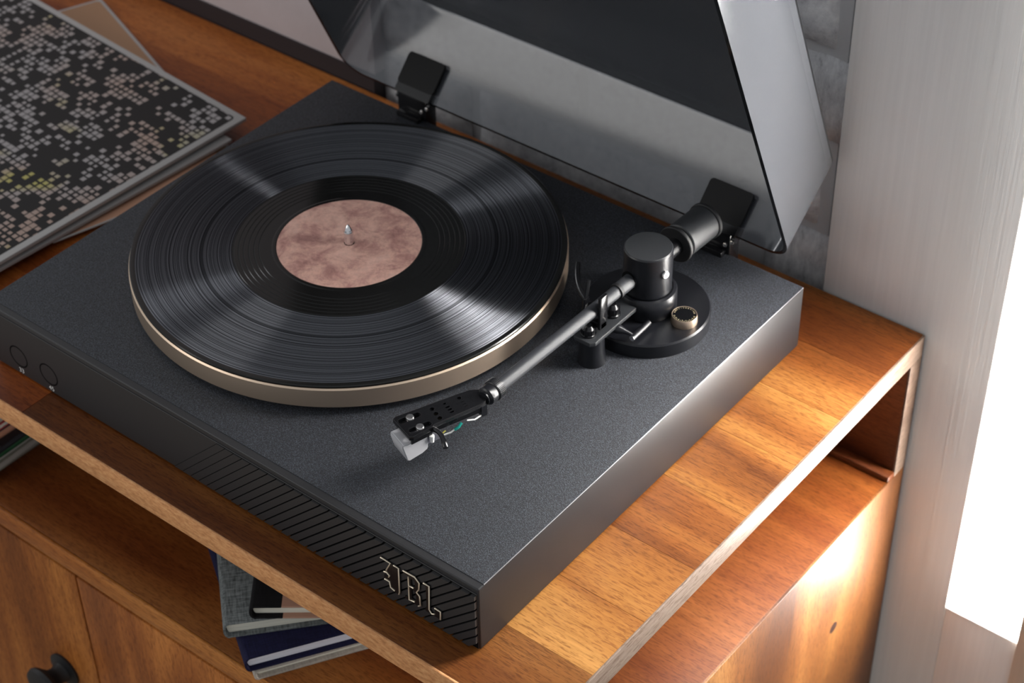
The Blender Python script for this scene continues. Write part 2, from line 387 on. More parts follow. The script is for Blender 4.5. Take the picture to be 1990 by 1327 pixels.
# ------------------------------------------------------------------ cabinet
XR, YB, YF = 64.7, 413.6, -31.6
cab = thing('wooden_cabinet', 'warm brown wooden cabinet with open shelf and doors, carrying the turntable', 'cabinet', (0, 0, -740))
CL = (0, 0, 740)
top = box('top_board', M_WOOD_DARK, cab, -1050, XR - 2.0, YF + 2.0, YB - 0.4, -18.6, -5.0, 0.2, loc=CL)
ys = [YF + 1.6, 22, 74, 128, 186, 245, 301, 356, YB]
tints = [(0.96, 0.94, 0.92), (0.98, 0.98, 0.96), (0.90, 0.87, 0.84), (0.94, 0.92, 0.90), (1.04, 1.10, 1.10), (1.02, 1.06, 1.06), (0.88, 0.83, 0.78), (0.68, 0.57, 0.48)]  # board tones partly hold light and shade, darkest for the shade by the wall
cuts = [-381, -300, -400, -340, -420, -365, -410, -330]
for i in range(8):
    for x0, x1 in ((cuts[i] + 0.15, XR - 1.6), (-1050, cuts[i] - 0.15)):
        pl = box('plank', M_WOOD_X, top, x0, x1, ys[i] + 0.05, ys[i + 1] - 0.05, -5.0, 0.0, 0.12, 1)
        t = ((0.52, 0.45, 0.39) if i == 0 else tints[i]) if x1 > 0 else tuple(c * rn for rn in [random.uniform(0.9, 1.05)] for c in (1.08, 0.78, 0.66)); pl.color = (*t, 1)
box('front_edging', M_EDGE, cab, -1050, XR - 1.6, YF, YF + 1.8, -18.6, 0.0, 0.5, loc=CL)
box('end_edging', M_EDGE_R, cab, XR - 1.8, XR, YF, YB, -18.6, 0.0, 0.6, loc=CL)
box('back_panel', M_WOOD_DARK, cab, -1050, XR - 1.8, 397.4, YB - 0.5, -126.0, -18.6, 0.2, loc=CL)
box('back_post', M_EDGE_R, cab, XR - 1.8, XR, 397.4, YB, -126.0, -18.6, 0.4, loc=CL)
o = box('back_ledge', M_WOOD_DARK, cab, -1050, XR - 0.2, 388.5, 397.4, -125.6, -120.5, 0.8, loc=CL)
sh = box('shelf_board', M_WOOD_X, cab, -1050, XR - 1.5, YF + 3, YB - 0.5, -144.5, -125.7, 0.8, loc=CL); sh.color = (0.60, 0.44, 0.36, 1)  # tint darkened to put the shelf bay's shade into the board
o = box('shelf_edging', M_WOOD_X, cab, -1050, XR - 1.5, YF, YF + 3.2, -145.0, -125.5, 1.2, loc=CL); o.color = (1.05, 0.85, 0.72, 1)
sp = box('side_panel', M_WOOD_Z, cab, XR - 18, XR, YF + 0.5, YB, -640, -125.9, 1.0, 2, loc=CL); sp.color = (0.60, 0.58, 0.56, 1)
lathe('knot', mat('dark_wood_knot', (0.035, 0.012, 0.006), 0.5), sp, [(0, 0), (3.2, 0), (5.2, 0.25), (0, 0.4)], 20, at=(XR - 0.2, 330, -232), axis=(1, 0, 0)).scale = (1, 1, 1)
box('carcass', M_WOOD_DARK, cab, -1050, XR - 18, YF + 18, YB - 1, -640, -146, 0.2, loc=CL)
for x0, x1, kx, tn in ((-756, -363.2, -404, (1.08, 0.88, 0.64)), (-361.2, XR - 20, None, (1.18, 0.94, 0.70))):
    d = box('door', M_WOOD_Z, cab, x0, x1, YF + 1.0, YF + 17.5, -632, -149.5, 0.8, 2, loc=CL); d.color = (*tn, 1)
    if kx is not None:
        kn = lathe('knob', M_BLACKMATTE, d, [(0, 0), (15, 0), (15.5, 2), (9, 4), (7.5, 9), (8.5, 13), (13, 17), (16.2, 19.5), (17.4, 22), (16.4, 25), (11, 27), (0, 27.6)], 32, at=(kx, YF + 1.0, -281), axis=(0, -1, 0))
for x in (-1010, 30):
    for y in (-5, 385):
        lathe('leg', M_WOOD_DARK, cab, [(0, -740), (11, -740), (17, -640), (0, -640)], 20, at=(x, y, 0), loc=CL)

# ------------------------------------------------------------------ turntable
tt = thing('turntable', 'black record player with champagne gold platter and open smoked dust cover', 'turntable', (-W / 2, D / 2, 0))
TL = (W / 2, -D / 2, 0)
def P(*a, **k): k.setdefault('loc', TL); return a, k

# plinth body with smooth strip along the front upper edge
bm = bmesh.new(); add_box(bm, -W, 0, -4.0, D, 1.5, H - 0.5, 1.0, 3)
plinth = finish(bm, 'plinth', M_BODY, tt, TL)
box('top_panel', M_TOP, tt, -W + 0.5, -0.5, 1.2, D - 0.3, H - 1.5, H, 0.35, 2, loc=TL)
box('top_edge_line', mat('silver_edge', (0.42, 0.42, 0.44), 0.3, 0.8), plinth, -0.55, -0.05, 1.2, D - 0.4, H - 0.62, H - 0.12, 0.12, 1)  # thin silver strip along the right upper edge
for x in (-W + 30, -30):
    for y in (30, D - 30): lathe('foot', M_BLACKMATTE, tt, [(0, 0), (17, 0), (17, 1.6), (0, 1.6)], 24, at=(x, y, 0), loc=TL)
# front panel and its slanted ribs, which fade out towards the buttons
front = box('front_panel', M_RIB, tt, -W + 1, -1, -4.6, -3.9, 2.2, H - 4.5, 0.2, 1, loc=TL)
pitch = 7.4; zb, zt = 2.4, H - 5.2
Mf = Matrix(((1, 0, 0, 0), (0, 0, -1, 0), (0, 1, 0, 0), (0, 0, 0, 1)))        # (x, z) outline -> front face, thickness towards the viewer
bm = bmesh.new(); add_prism(bm, [(-212 - (zt - zb), zb), (-1.2, zb), (-1.2, zt), (-212, zt)], Mf, 4.5, 4.75); finish(bm, 'groove_backing', M_GAP, front, smooth=None)
k = 0
while True:
    c = 36.0 - k * pitch; k += 1                                             # rib centre line x at the rib's top
    if c < -215: break
    fade = max(0.0, min(1.0, (c + 225) / 150.0)); rw = pitch - 0.12 - 1.55 * fade ** 0.7
    xl, xr = c - rw / 2, c + rw / 2; hgt = zt - zb
    poly = [(xl - hgt, zb), (xr - hgt, zb), (xr, zt), (xl, zt)]
    # clip at the right end of the panel
    lim = -1.2
    def clip(pl_, f_in, cut):
        out = []
        for i_, a_ in enumerate(pl_):
            b_ = pl_[(i_ + 1) % len(pl_)]
            if f_in(a_): out.append(a_)
            if f_in(a_) != f_in(b_): out.append(cut(a_, b_))
        return out
    poly = clip(poly, lambda q: q[0] <= lim, lambda a_, b_: (lim, a_[1] + (b_[1] - a_[1]) * (lim - a_[0]) / (b_[0] - a_[0])))
    if len(poly) < 3: continue
    prot = 0.45 + 1.6 * fade
    bm = bmesh.new(); add_prism(bm, poly, Mf, 4.55, 4.55 + prot); finish(bm, 'rib', M_RIB, front, smooth=None)
# two speed buttons with white print
for x, txt in ((-409.2, '33'), (-378.2, '45')):
    b = lathe('speed_button', M_RIB, tt, [(0, 4.4), (7.9, 4.4), (8.1, 4.2), (8.1, 3.5)], 40, at=(x, 0, 18), axis=(0, -1, 0), loc=TL)
    b2 = lathe('button_groove', M_GAP, b, [(8.0, 4.66), (9.1, 4.66), (9.1, 4.3), (8.0, 4.3)], 40, at=(x, 0, 18), axis=(0, -1, 0), close=True)
    me = place(text_mesh(txt, 5.6), Matrix.Translation((x, -4.66, 5.4)) @ Matrix.Rotation(math.pi / 2, 4, 'X'))
    link('number', me, M_WHITEPRINT, b)

# raised emblem lettering
JY = 6.35
def emblem(name, loops):
    me = plate_mesh(name, loops, 1.6, 0.12); place(me, Matrix.Translation((0, -JY - 0.3, 0)) @ Matrix.Rotation(math.pi / 2, 4, 'X')); return link(name, me, M_BLACKGLOSS, tt, TL, 40)
eJ = emblem('emblem_letter', [[(-73, 36.9), (-58.6, 36.6), (-59.0, 15.2), (-60.6, 12.4), (-64, 12.6), (-66.8, 14.6), (-67.5, 19.2), (-71.2, 19.4), (-71.2, 22.5), (-67.4, 23.0), (-66.5, 24.9), (-68.9, 26.8), (-71.4, 25.8), (-69.3, 28.3), (-65.6, 35.2), (-72.6, 36.0)]])
eB = emblem('emblem_letter', [[(-55.4, 36.8), (-46.1, 37.1), (-42.7, 34.0), (-43.3, 28.0), (-45.3, 24.6), (-43.0, 22.5), (-42.7, 14.4), (-44.6, 12.7), (-55.0, 12.9), (-55.0, 15), (-52.2, 15.4), (-52.0, 34.2), (-55.3, 34.6)], [(-49.6, 33.4), (-46.9, 33.2), (-46.3, 31.5), (-46.5, 28.5), (-47.3, 27.4), (-49.7, 27.4)], [(-49.7, 24.4), (-47.2, 24.2), (-46.2, 22.4), (-46.1, 17.5), (-47.0, 16), (-49.8, 16.0)]])
eL = emblem('emblem_letter', [[(-39.6, 36.7), (-34.8, 36.7), (-35.8, 16.0), (-34.0, 13.8), (-31.6, 14.6), (-31.5, 20.0), (-27.0, 19.9), (-27.2, 12.5), (-39.0, 12.6), (-39.0, 15.2), (-38.0, 15.8), (-37.8, 34.4), (-39.5, 34.8)]])
STR = {eJ: [[(-73.0, 36.9), (-65.3, 36.6), (-69.1, 28.2)], [(-71.2, 25.7), (-68.9, 26.5), (-66.7, 24.7), (-67.5, 23.2)], [(-71.0, 19.5), (-67.1, 19.5), (-66.5, 14.9), (-63.3, 13.8)], [(-62.7, 36.5), (-58.8, 36.5), (-59.3, 15.4), (-60.1, 13.0)]],
       eB: [[(-55.3, 36.7), (-46.1, 37.1), (-42.8, 34.0), (-43.4, 28.0), (-45.5, 24.4), (-43.1, 22.5), (-42.9, 14.4), (-44.6, 12.9)], [(-51.3, 34.0), (-51.5, 26.2), (-47.6, 26.6)], [(-51.5, 25.4), (-51.9, 13.8), (-47.4, 14.7)]],
       eL: [[(-39.5, 36.5), (-35.0, 36.6), (-36.1, 15.7), (-34.1, 13.2), (-31.8, 14.4)], [(-31.5, 19.9), (-27.1, 19.7), (-27.4, 12.7)]]}
for e, ss in STR.items():
    for st in ss: tube('gold_glint', M_GOLDGLINT, e, [(x, -JY - 1.3, z_) for x, z_ in st], 0.52, 8)  # bright metal strokes stand in for glints on the letters' bevels

# platter
PC = (-260.4, 175.9)
lathe('platter_hub', M_GAP, tt, [(0, H - 0.2), (128, H - 0.2), (128, H + 6), (0, H + 6)], 96, at=(*PC, 0), loc=TL)
lathe('platter', M_GOLD, tt, [(0, H + 5), (149.6, H + 5), (150.9, H + 5.8), (150.9, H + 19.6), (149.9, H + 20.6), (148.5, H + 20.6), (148.3, H + 20.2), (0, H + 20.2)], 256, at=(*PC, 0), loc=TL)
lathe('spindle', M_CHROME, tt, [(0, H + 20), (3.4, H + 20), (3.4, H + 31.5), (3.3, H + 32), (1.1, H + 37.0), (0.5, H + 37.6), (0, H + 37.7)], 10, at=(*PC, 0), loc=TL, smooth=25)

# tonearm base, cue platform and dial
TC = (-67.0, 256.5); AZ = H + 40.0
base = lathe('tonearm_base', M_BLACK, tt, [(0, H - 0.2), (43.2, H - 0.2), (43.2, H + 9.6), (42.2, H + 10.8), (0, H + 11)], 128, at=(*TC, 0), loc=TL)
lathe('base_ring', M_BLACK, base, [(0, H + 11), (19.6, H + 11), (20.2, H + 12), (20.2, H + 25), (19.3, H + 26.6), (17.4, H + 27.2), (17.0, H + 26.6), (0, H + 26.6)], 72, at=(*TC, 0))
tower = lathe('pivot_tower', M_BLACK, tt, [(0, H + 26.6), (15.4, H + 26.6), (16.3, H + 27.4), (16.3, H + 58.4), (15.6, H + 59.3), (0, H + 59.3)], 72, at=(*TC, 0), loc=TL)
lathe('tower_cap', M_CAP, tower, [(0, H + 59.2), (15.7, H + 59.2), (15.5, H + 59.7), (0, H + 59.7)], 72, at=(*TC, 0))
lathe('bearing_screw', M_SCREW, tower, [(0, 0), (3.1, 0), (3.1, 0.9), (2.3, 1.5), (1.2, 1.5), (1.0, 0.7), (0, 0.7)], 18, at=(TC[0] + 15.9, TC[1] - 3.6, H + 46), axis=(0.975, -0.222, 0))
lathe('bearing_slot', M_GAP, tower, [(0, 0.0), (6.2, 0.0), (6.2, 0.8), (0, 0.8)], 32, at=(TC[0] - 3.5, TC[1] - 15.9, AZ), axis=(-0.2, -1, 0))
post = lathe('arm_rest_post', M_BLACK, base, [(0, H - 0.1), (9.6, H - 0.1), (8.6, H + 8), (8.0, H + 20.5), (0, H + 20.5)], 40, at=(-69.8, 199.0, 0))
plate_loops = [[(-80.5, 193), (-76, 188.6), (-64, 188.6), (-61.6, 191.5), (-61.6, 236), (-80.5, 241)]]
me = plate_mesh('cue_platform', plate_loops, 2.6, 0.25); place(me, Matrix.Translation((0, 0, H + 22.2))); link('cue_platform', me, M_CAP, base, smooth=30)
def screwknob(name, at, r, h, m_):
    bm = bmesh.new(); n = 18
    add_lathe(bm, [(0, 0), (r * 1.15, 0), (r * 1.15, h * 0.2), (r, h * 0.25), (r, h * 0.75), (r * 0.8, h * 0.82), (r * 0.55, h), (0, h)], 24, Matrix.Translation(at))
    for q in range(n):
        a = 2 * math.pi * q / n; add_box(bm, r - 0.25, r + 0.3, -0.3, 0.3, h * 0.28, h * 0.72, 0, 1, Matrix.Translation(at) @ Matrix.Rotation(a, 4, 'Z'))
    return finish(bm, name, m_, base, smooth=30)
screwknob('lift_screw', (-70.5, 195.8, H + 23.4), 4.6, 7.5, M_BLACKGLOSS)
screwknob('lift_screw', (-70.2, 221.5, H + 23.4), 4.8, 9.0, M_BLACKGLOSS)
# arm rest clip: two prongs and a saddle round the tube
bm = bmesh.new()
add_box(bm, -66.0, -63.8, 199.5, 207.5, H + 27, AZ + 12.5, 0.5, 2)
add_box(bm, -79.2, -63.8, 200.5, 206.5, H + 27, H + 31.5, 0.5, 2)
add_box(bm, -79.4, -77.4, 201.0, 206.0, H + 27, AZ + 5, 0.5, 2)
add_tube(bm, [(-78.2, 203.5, AZ + 4), (-78.6, 205.5, AZ + 10), (-79.4, 208, AZ + 16)], 1.3, 8)
add_box(bm, -73.5, -70, 202, 205, H + 22, H + 29, 0.4, 1)
finish(bm, 'arm_rest_clip', M_BLACKGLOSS, base)
arc = [(TC[0] + 46.5 * math.cos(math.radians(a)), TC[1] + 46.5 * math.sin(math.radians(a)), AZ - 7 + 6.5 * ((a - 250) / -40.0) ** 2) for a in range(252, 207, -4)]
tube('lift_arc', M_BLACKGLOSS, base, arc, [1.4] + [2.0] * (len(arc) - 2) + [1.6], 10)
tube('lift_arc_stem', M_BLACKGLOSS, base, [(-80.0, 212, H + 22), (-80.4, 212, AZ - 7.5)], 1.8, 10)
# cue lever
tube('cue_lever_axle', M_BLACK, base, [(-51.6, 237, H + 15.5), (-50.9, 217.5, H + 15.5)], 2.2, 14)
lathe('axle_end', M_SCREW, base, [(0, 0), (2.0, 0), (2.0, 0.6), (0, 0.6)], 14, at=(-50.9, 217.5, H + 15.5), axis=(0.035, -1, 0))
lev = bez((-52, 219.5, H + 16), (-57, 217.5, H + 20), (-67.5, 213.5, H + 19.5), 9)
o = tube('cue_lever', M_BLACK, base, lev, [1.5, 1.4, 1.4, 1.6, 2.1, 2.8, 3.3, 3.4, 2.8, 1.0], 12)
# anti-skating dial
DC = (-37.0, 257.0)
dial = lathe('dial', M_GOLD, tt, [(0, H + 10.8), (8.7, H + 10.8), (8.9, H + 11.6), (8.6, H + 16.4), (8.4, H + 17.1), (8.1, H + 17.1), (7.95, H + 16.7), (0, H + 16.7)], 64, at=(*DC, 0), loc=TL)
lathe('dial_face', mat('black_dial_face', (0.004, 0.004, 0.005), 0.7, spec=0.05), dial, [(0, H + 16.75), (7.9, H + 16.75), (7.9, H + 16.85), (0, H + 16.85)], 64, at=(*DC, 0))
view_az = math.atan2(-577.5 - DC[1], 494.3 - DC[0])                            # reading direction of the dial: towards the front right
bm = bmesh.new(); word = 'ANTI-SKATING'
for i, ch in enumerate(word):
    a = math.radians(165 - 150 * i / (len(word) - 1)); rr = 6.7
    me = text_mesh(ch, 1.45); M = Matrix.Translation((*DC, H + 16.92)) @ Matrix.Rotation(view_az + math.pi / 2, 4, 'Z') @ Matrix.Translation((rr * math.cos(a), rr * math.sin(a), 0)) @ Matrix.Rotation(a - math.pi / 2, 4, 'Z')
    for v in me.vertices: v.co = M @ v.co
    bm.from_mesh(me); bpy.data.meshes.remove(me)
for i in range(15):
    a = math.radians(195 + 150 * i / 14); L_ = 1.3 if i % 2 == 0 else 0.8
    add_box(bm, 7.5 - L_, 7.5, -0.12, 0.12, 0, 0.04, 0, 1, Matrix.Translation((*DC, H + 16.9)) @ Matrix.Rotation(view_az + math.pi / 2, 4, 'Z') @ Matrix.Rotation(a, 4, 'Z'))
finish(bm, 'dial_print', M_GOLDPRINT, dial, smooth=None)

# tonearm: tube, sleeve, collar, counterweight
A0, A1 = Vector((-69.6, 240, AZ)), Vector((-72.4, 106, AZ))
ad = (A1 - A0).normalized()
arm = tube('tonearm_tube', M_TUBE, tt, [A0 + ad * 14, A1], 4.3, 28, loc=TL)
tube('tube_sleeve', M_TUBE, arm, [A0 - ad * 3, A0 + ad * 13], 5.0, 28)
bm = bmesh.new(); add_tube(bm, [A0 + ad * 12.5, A0 + ad * 15.0], 5.4, 28); finish(bm, 'sleeve_ring', M_BLACKMATTE, arm)
Mc = Matrix.Translation(A1) @ ad.to_track_quat('Z', 'Y').to_matrix().to_4x4()
bm = bmesh.new(); add_lathe(bm, [(0, -0.5), (5.2, -0.5), (6.6, 0.2), (6.6, 5.6), (6.0, 6.2), (0, 6.2)], 40, Mc)
for q in range(40):
    a = 2 * math.pi * q / 40; add_box(bm, 6.4, 7.0, -0.24, 0.24, 0.5, 5.4, 0, 1, Mc @ Matrix.Rotation(a, 4, 'Z'))
finish(bm, 'knurled_ring', M_BLACK, arm, smooth=30)
bm = bmesh.new(); add_lathe(bm, [(0, 6), (5.7, 6), (6.1, 6.8), (6.1, 11.6), (5.5, 12.4), (4.4, 12.8), (4.4, 14), (0, 14)], 40, Mc); finish(bm, 'collar', M_BLACK, arm)
cw = lathe('counterweight', M_CAP, tt, [(0, 0), (11.4, 0), (12.4, 0.8), (12.4, 28), (11.9, 28.6), (0, 28.6)], 64, at=(-68.2, 294.5, AZ), axis=(0.03, 1, 0), loc=TL)
lathe('weight_scale_ring', M_BLACKMATTE, cw, [(0, 0), (12.9, 0), (13.3, 0.5), (13.3, 2.4), (12.9, 2.9), (0, 2.9)], 64, at=(-68.3, 289.5, AZ), axis=(0.03, 1, 0))
lathe('weight_end_ring', M_BLACKMATTE, cw, [(0, 0), (12.9, 0), (13.4, 0.6), (13.4, 2.6), (12.6, 3.4), (0, 3.4)], 64, at=(-67.3, 322.8, AZ), axis=(0.03, 1, 0))
lathe('weight_rod', M_BLACKGLOSS, cw, [(0, 0), (6.0, 0), (6.0, 24), (0, 24)], 32, at=(-68.0, 270.5, AZ), axis=(0.03, 1, 0))

# headshell with cartridge
hd = Vector((-0.34, -0.94)).normalized(); hr = Vector((-hd.y, hd.x))                # forward, and right seen from above the arm
hr = Vector((0.94, -0.34)).normalized()
HO = Vector((-76.1, 90.6))
def hp(u, w): q = HO + hd * u + hr * w; return (q.x, q.y)
outer = [hp(-4, -4.5), hp(1, -7.2), hp(8, -8.0), hp(51.5, -10.6), hp(53.5, -9.6), hp(53.0, 9.2), hp(51, 10.2), hp(37, 8.6), hp(35, 7.4), hp(1, 7.0), hp(-4, 4.5)]
holes = [slot(*hp(45.0, -5.4), hd.x, hd.y, 5.6, 2.35), slot(*hp(43.5, 5.2), hd.x, hd.y, 5.6, 2.35)]
for w in (-5.0, -0.2, 4.4): holes.append(circle(*hp(29.5, w), 1.9, 14))
for w in (-5.2, -1.6, 1.0, 3.6): holes.append(slot(*hp(20.5, w), hd.x, hd.y, 0.9 if w > -3 else 0.3, 1.0, 5))
holes.append(circle(*hp(10.5, -4.8), 1.6, 12))
for w in (-1.0, 1.4, 3.6): holes.append(slot(*hp(10.5, w), hd.x, hd.y, 1.2, 0.5, 4))
me = plate_mesh('headshell', [outer] + holes, 2.6, 0.32); place(me, Matrix.Translation((0, 0, AZ - 0.6)))
hs = link('headshell', me, [M_BLACKGLOSS], tt, TL, 30)
bm = bmesh.new()
for w, u0, u1 in ((-9.0, 8, 52), (7.6, 37, 52), (6.2, 2, 36)):
    a, b = hp(u0, w - 0.6), hp(u1, (w - 0.6) - (1.4 if w < 0 else -1.2 if u0 > 30 else 0)); c_, d_ = hp(u1, (w + 0.6) - (1.4 if w < 0 else -1.2 if u0 > 30 else 0)), hp(u0, w + 0.6)
    add_prism(bm, [a, b, c_, d_], Matrix.Identity(4), AZ - 6.0, AZ - 1.6)
finish(bm, 'headshell_flange', M_BLACKGLOSS, hs, smooth=None)
bm = bmesh.new(); a, b, c_, d_ = hp(-2, -6.5), hp(2, -6.5), hp(2, 7.5), hp(-2, 7.5)
add_prism(bm, [a, b, c_, d_], Matrix.Identity(4), AZ - 9.5, AZ - 1.4); finish(bm, 'headshell_neck', M_BLACK, hs, smooth=None)
for u, w in ((44.5, -5.4), (43.6, 5.2)):
    lathe('cartridge_screw', M_SCREW, hs, [(0, -7), (1.5, -7), (1.5, 0.2), (2.7, 0.2), (2.7, 1.2), (2.3, 1.9), (0, 2.1)], 18, at=(*hp(u, w), AZ))
for w in (-0.2, 4.4): lathe('contact_pin', mat('brass_pin', (0.40, 0.32, 0.20), 0.3, 0.8), hs, [(0, -4), (1.2, -4), (1.2, -1.9), (0, -1.7)], 12, at=(*hp(29.5, w), AZ))
Mh = Matrix.Translation((HO.x, HO.y, 0)) @ Matrix(((hd.x, hr.x, 0, 0), (hd.y, hr.y, 0, 0), (0, 0, 1, 0), (0, 0, 0, 1)))
box('cartridge_body', M_CARTGREY, hs, 30, 50, -6.5, 6.5, AZ - 14, AZ - 3.5, 0.8, 2, M=Mh)
bm = bmesh.new(); Mp = Mh @ Matrix(((1, 0, 0, 0), (0, 0, 1, 0), (0, 1, 0, 0), (0, 0, 0, 1)))
add_prism(bm, [(40, AZ - 5.8), (57.0, AZ - 5.8), (57.6, AZ - 7.5), (55.0, AZ - 18.6), (53.5, AZ - 20.2), (44.0, AZ - 18.2), (40.0, AZ - 16)], Mp, -8.0, 8.0)
bmesh.ops.bevel(bm, geom=bm.edges[:], offset=0.7, segments=2, affect='EDGES'); finish(bm, 'stylus_block', M_CARTWHITE, hs)
tube('stylus_pin', M_SCREW, hs, [Mh @ Vector((41, 0, AZ - 17)), Mh @ Vector((50, 0, AZ - 22.5))], 0.45, 8)
lathe('terminal_pin', M_WIREWHITE, hs, [(0, -5), (1.2, -5), (1.6, -1), (1.6, 0), (0, 0)], 12, at=(*hp(37.5, 8.3), AZ - 6.5))
tube('cartridge_wire', M_WIREWHITE, hs, [Mh @ Vector(q) for q in ((33, 5.5, AZ - 10), (29, 7.5, AZ - 11), (25, 9.2, AZ - 9.5), (22, 9.8, AZ - 7.5))], 0.55, 8)
tube('cartridge_wire', M_GREEN, hs, [Mh @ Vector(q) for q in ((22.5, 9.8, AZ - 8), (20, 10.4, AZ - 6.5), (17.5, 9.5, AZ - 5))], 0.95, 10)
tube('cartridge_wire', M_WIREWHITE, hs, [Mh @ Vector(q) for q in ((12, 6.6, AZ - 8.0), (7, 7.6, AZ - 9.0), (2, 6.8, AZ - 8.5))], 0.5, 8)
tube('cartridge_wire', mat('yellow_wire', (0.55, 0.50, 0.08), 0.4), hs, [Mh @ Vector(q) for q in ((33, 4.5, AZ - 9), (30, 6.5, AZ - 10.5), (27, 6.5, AZ - 9))], 0.5, 8)
fl = bez(Mh @ Vector((36.5, 8.2, AZ - 2)), Mh @ Vector((34, 16, AZ + 1)), Mh @ Vector((37.5, 25.0, AZ - 3.5)), 10)
tube('finger_lift', M_BLACKGLOSS, hs, fl, [1.9, 1.8, 1.7, 1.6, 1.6, 1.6, 1.6, 1.7, 1.9, 2.1, 1.7], 12)

# dust cover: shallow smoked box, hinged open
LX0, LX1 = -423.3, -13.7
LO = Vector((0, 351.6, 67.2)); la = Vector((0, -0.410, 0.912)).normalized(); ln = Vector((0, 0.912, 0.410)).normalized()
def lid_loop(x0, x1, a0, a1, dep, r): return [LO + Vector((x, 0, 0)) + la * a_ + ln * dep for x, a_ in rrect(x0, x1, a0, a1, r, 8)]
LA = 340.0; DP = 67.0; TH = 2.8
outerL = [lid_loop(LX0, LX1, 0, LA, 0, 20), lid_loop(LX0 + 1.5, LX1 - 0.6, 25.5, LA - 14, DP - 3.0, 9), lid_loop(LX0 + 2.2, LX1 - 1.2, 27.0, LA - 15, DP - 0.8, 8), lid_loop(LX0 + 4.5, LX1 - 3.5, 29.5, LA - 18, DP, 7)]
innerL = [lid_loop(LX0 + TH, LX1 - TH, TH, LA - TH, 0, 17.5), lid_loop(LX0 + 1.5 + TH, LX1 - 0.6 - TH, 25.5 + TH - 1, LA - 14 - TH, DP - 3.0 - TH, 7), lid_loop(LX0 + 4 + TH, LX1 - 3 - TH, 27.5 + TH, LA - 17 - TH, DP - TH, 5)]
bm = bmesh.new()
oL = [[bm.verts.new(q) for q in lp] for lp in outerL]; iL = [[bm.verts.new(q) for q in lp] for lp in innerL]; n = len(oL[0])
def strip(a, b, mi=0):
    for k_ in range(n): f = bm.faces.new([a[k_], a[(k_ + 1) % n], b[(k_ + 1) % n], b[k_]]); f.material_index = mi
for a, b in zip(oL, oL[1:]): strip(a, b)
for f in bm.faces:                                                              # polished edge of the panel, dark seen end-on
    c_ = f.calc_center_median()
    if (c_ - LO).dot(ln) > DP - 3.5 and not LX0 + 6 < c_.x < LX1 - 6: f.material_index = 1
for a, b in zip(iL, iL[1:]): strip(a, b)
strip(oL[0], iL[0], 1); bm.faces.new(oL[-1]); bm.faces.new(iL[-1])
lid = finish(bm, 'dust_cover', [M_SMOKE, M_SMOKEEDGE], tt, TL, 30); lid['label'] = 'transparent smoked grey acrylic cover standing open'
# hinges clipped to the lower skirt of the cover
sk = (Vector((0, 401.2, 119.8)) - LO).normalized(); skn = Vector((1, 0, 0)).cross(sk).normalized()
if skn.y > 0: skn = -skn                                                         # towards the inside of the cover
for hx in (-352.0, -74.2):
    bm = bmesh.new(); Mp = Matrix(((1, sk.x, skn.x, hx), (0, sk.y, skn.y, LO.y), (0, sk.z, skn.z, LO.z), (0, 0, 0, 1)))
    add_prism(bm, rrect(-17.8, 17.8, 6.5, 32.0, 3.2), Mp, 4.2, 6.8)
    bmesh.ops.bevel(bm, geom=[e for e in bm.edges if e.calc_face_angle(0) > 0.8], offset=0.6, segments=2, affect='EDGES')
    hg = finish(bm, 'hinge', M_HINGE, tt, TL)
    bm = bmesh.new(); add_prism(bm, [(-17, -0.5), (17, -0.5), (17, 7.5), (-17, 7.5)], Mp, -4.5, 6.6); add_prism(bm, [(-16, 8), (16, 8), (16, 30), (-16, 30)], Mp, -5.2, -3.4)
    add_box(bm, hx - 14, hx + 14, 347.0, 359.5, 42, 70.5, 0.8, 2); add_box(bm, hx - 11, hx + 11, 341, 348.5, 50, 57.5, 0.8, 2); finish(bm, 'hinge_bracket', M_BLACKGLOSS, hg)
    bm = bmesh.new(); add_tube(bm, [(hx - 16.5, 351, 66), (hx + 16.5, 351, 66)], 3.0, 16); finish(bm, 'hinge_pin', M_BLACK, hg)
    for sx in (10.5, 15.8): lathe('hinge_screw', M_SCREW, hg, [(0, 0), (1.5, 0), (1.5, 0.8), (0, 1.2)], 12, at=(hx + sx, 346.6, 61.5 if sx < 12 else 66), axis=(0, -1, 0.2))
tube('signal_cable', M_BLACKMATTE, tt, bez((-285, D - 2, 30), (-283, D + 22, 38), (-258, D + 6, 1.8), 10) + [Vector((-235, D + 26, 1.8)), Vector((-190, D + 34, 1.8))], 1.6, 8, loc=TL)

# ------------------------------------------------------------------ record on the platter
rec = thing('vinyl_record', 'black vinyl record with mottled pink label lying on the gold platter', 'record', (*PC, H + 20.7))
prof = [(3.7, 1.66), (3.7, 0), (149.2, 0), (150.1, 0.6), (150.1, 1.3), (149.4, 1.9), (147.6, 2.0), (146.2, 1.72)]
gaps = [146.0, 139.8, 131.0, 122.5, 113.0, 105.2, 97.0, 88.5, 80.6]
for a, b in zip(gaps, gaps[1:]): prof += [(a - 0.45, 1.72), (a - 0.6, 1.78), (b + 0.4, 1.78), (b + 0.2, 1.66), (b - 0.25, 1.66)]
for r_ in (79.5, 76.0, 72.6, 69.0, 65.4, 62.0): prof += [(r_ + 0.3, 1.66), (r_, 1.48), (r_ - 0.3, 1.66)]
prof += [(53.5, 1.66), (52.4, 1.9), (50.6, 1.9), (50.2, 1.66)]
disc = lathe('grooved_disc', [M_VINYL, M_VINYLFLAT], rec, prof, 256, smooth=4, close=True)
for f in disc.data.polygons:
    rr = math.hypot(f.center.x, f.center.y) / S
    if rr < 80.2 or rr > 146.3: f.material_index = 1
lathe('paper_label', M_LABEL, rec, [(3.7, 1.66), (50.0, 1.66), (50.0, 1.86), (3.7, 1.86)], 128, close=True)

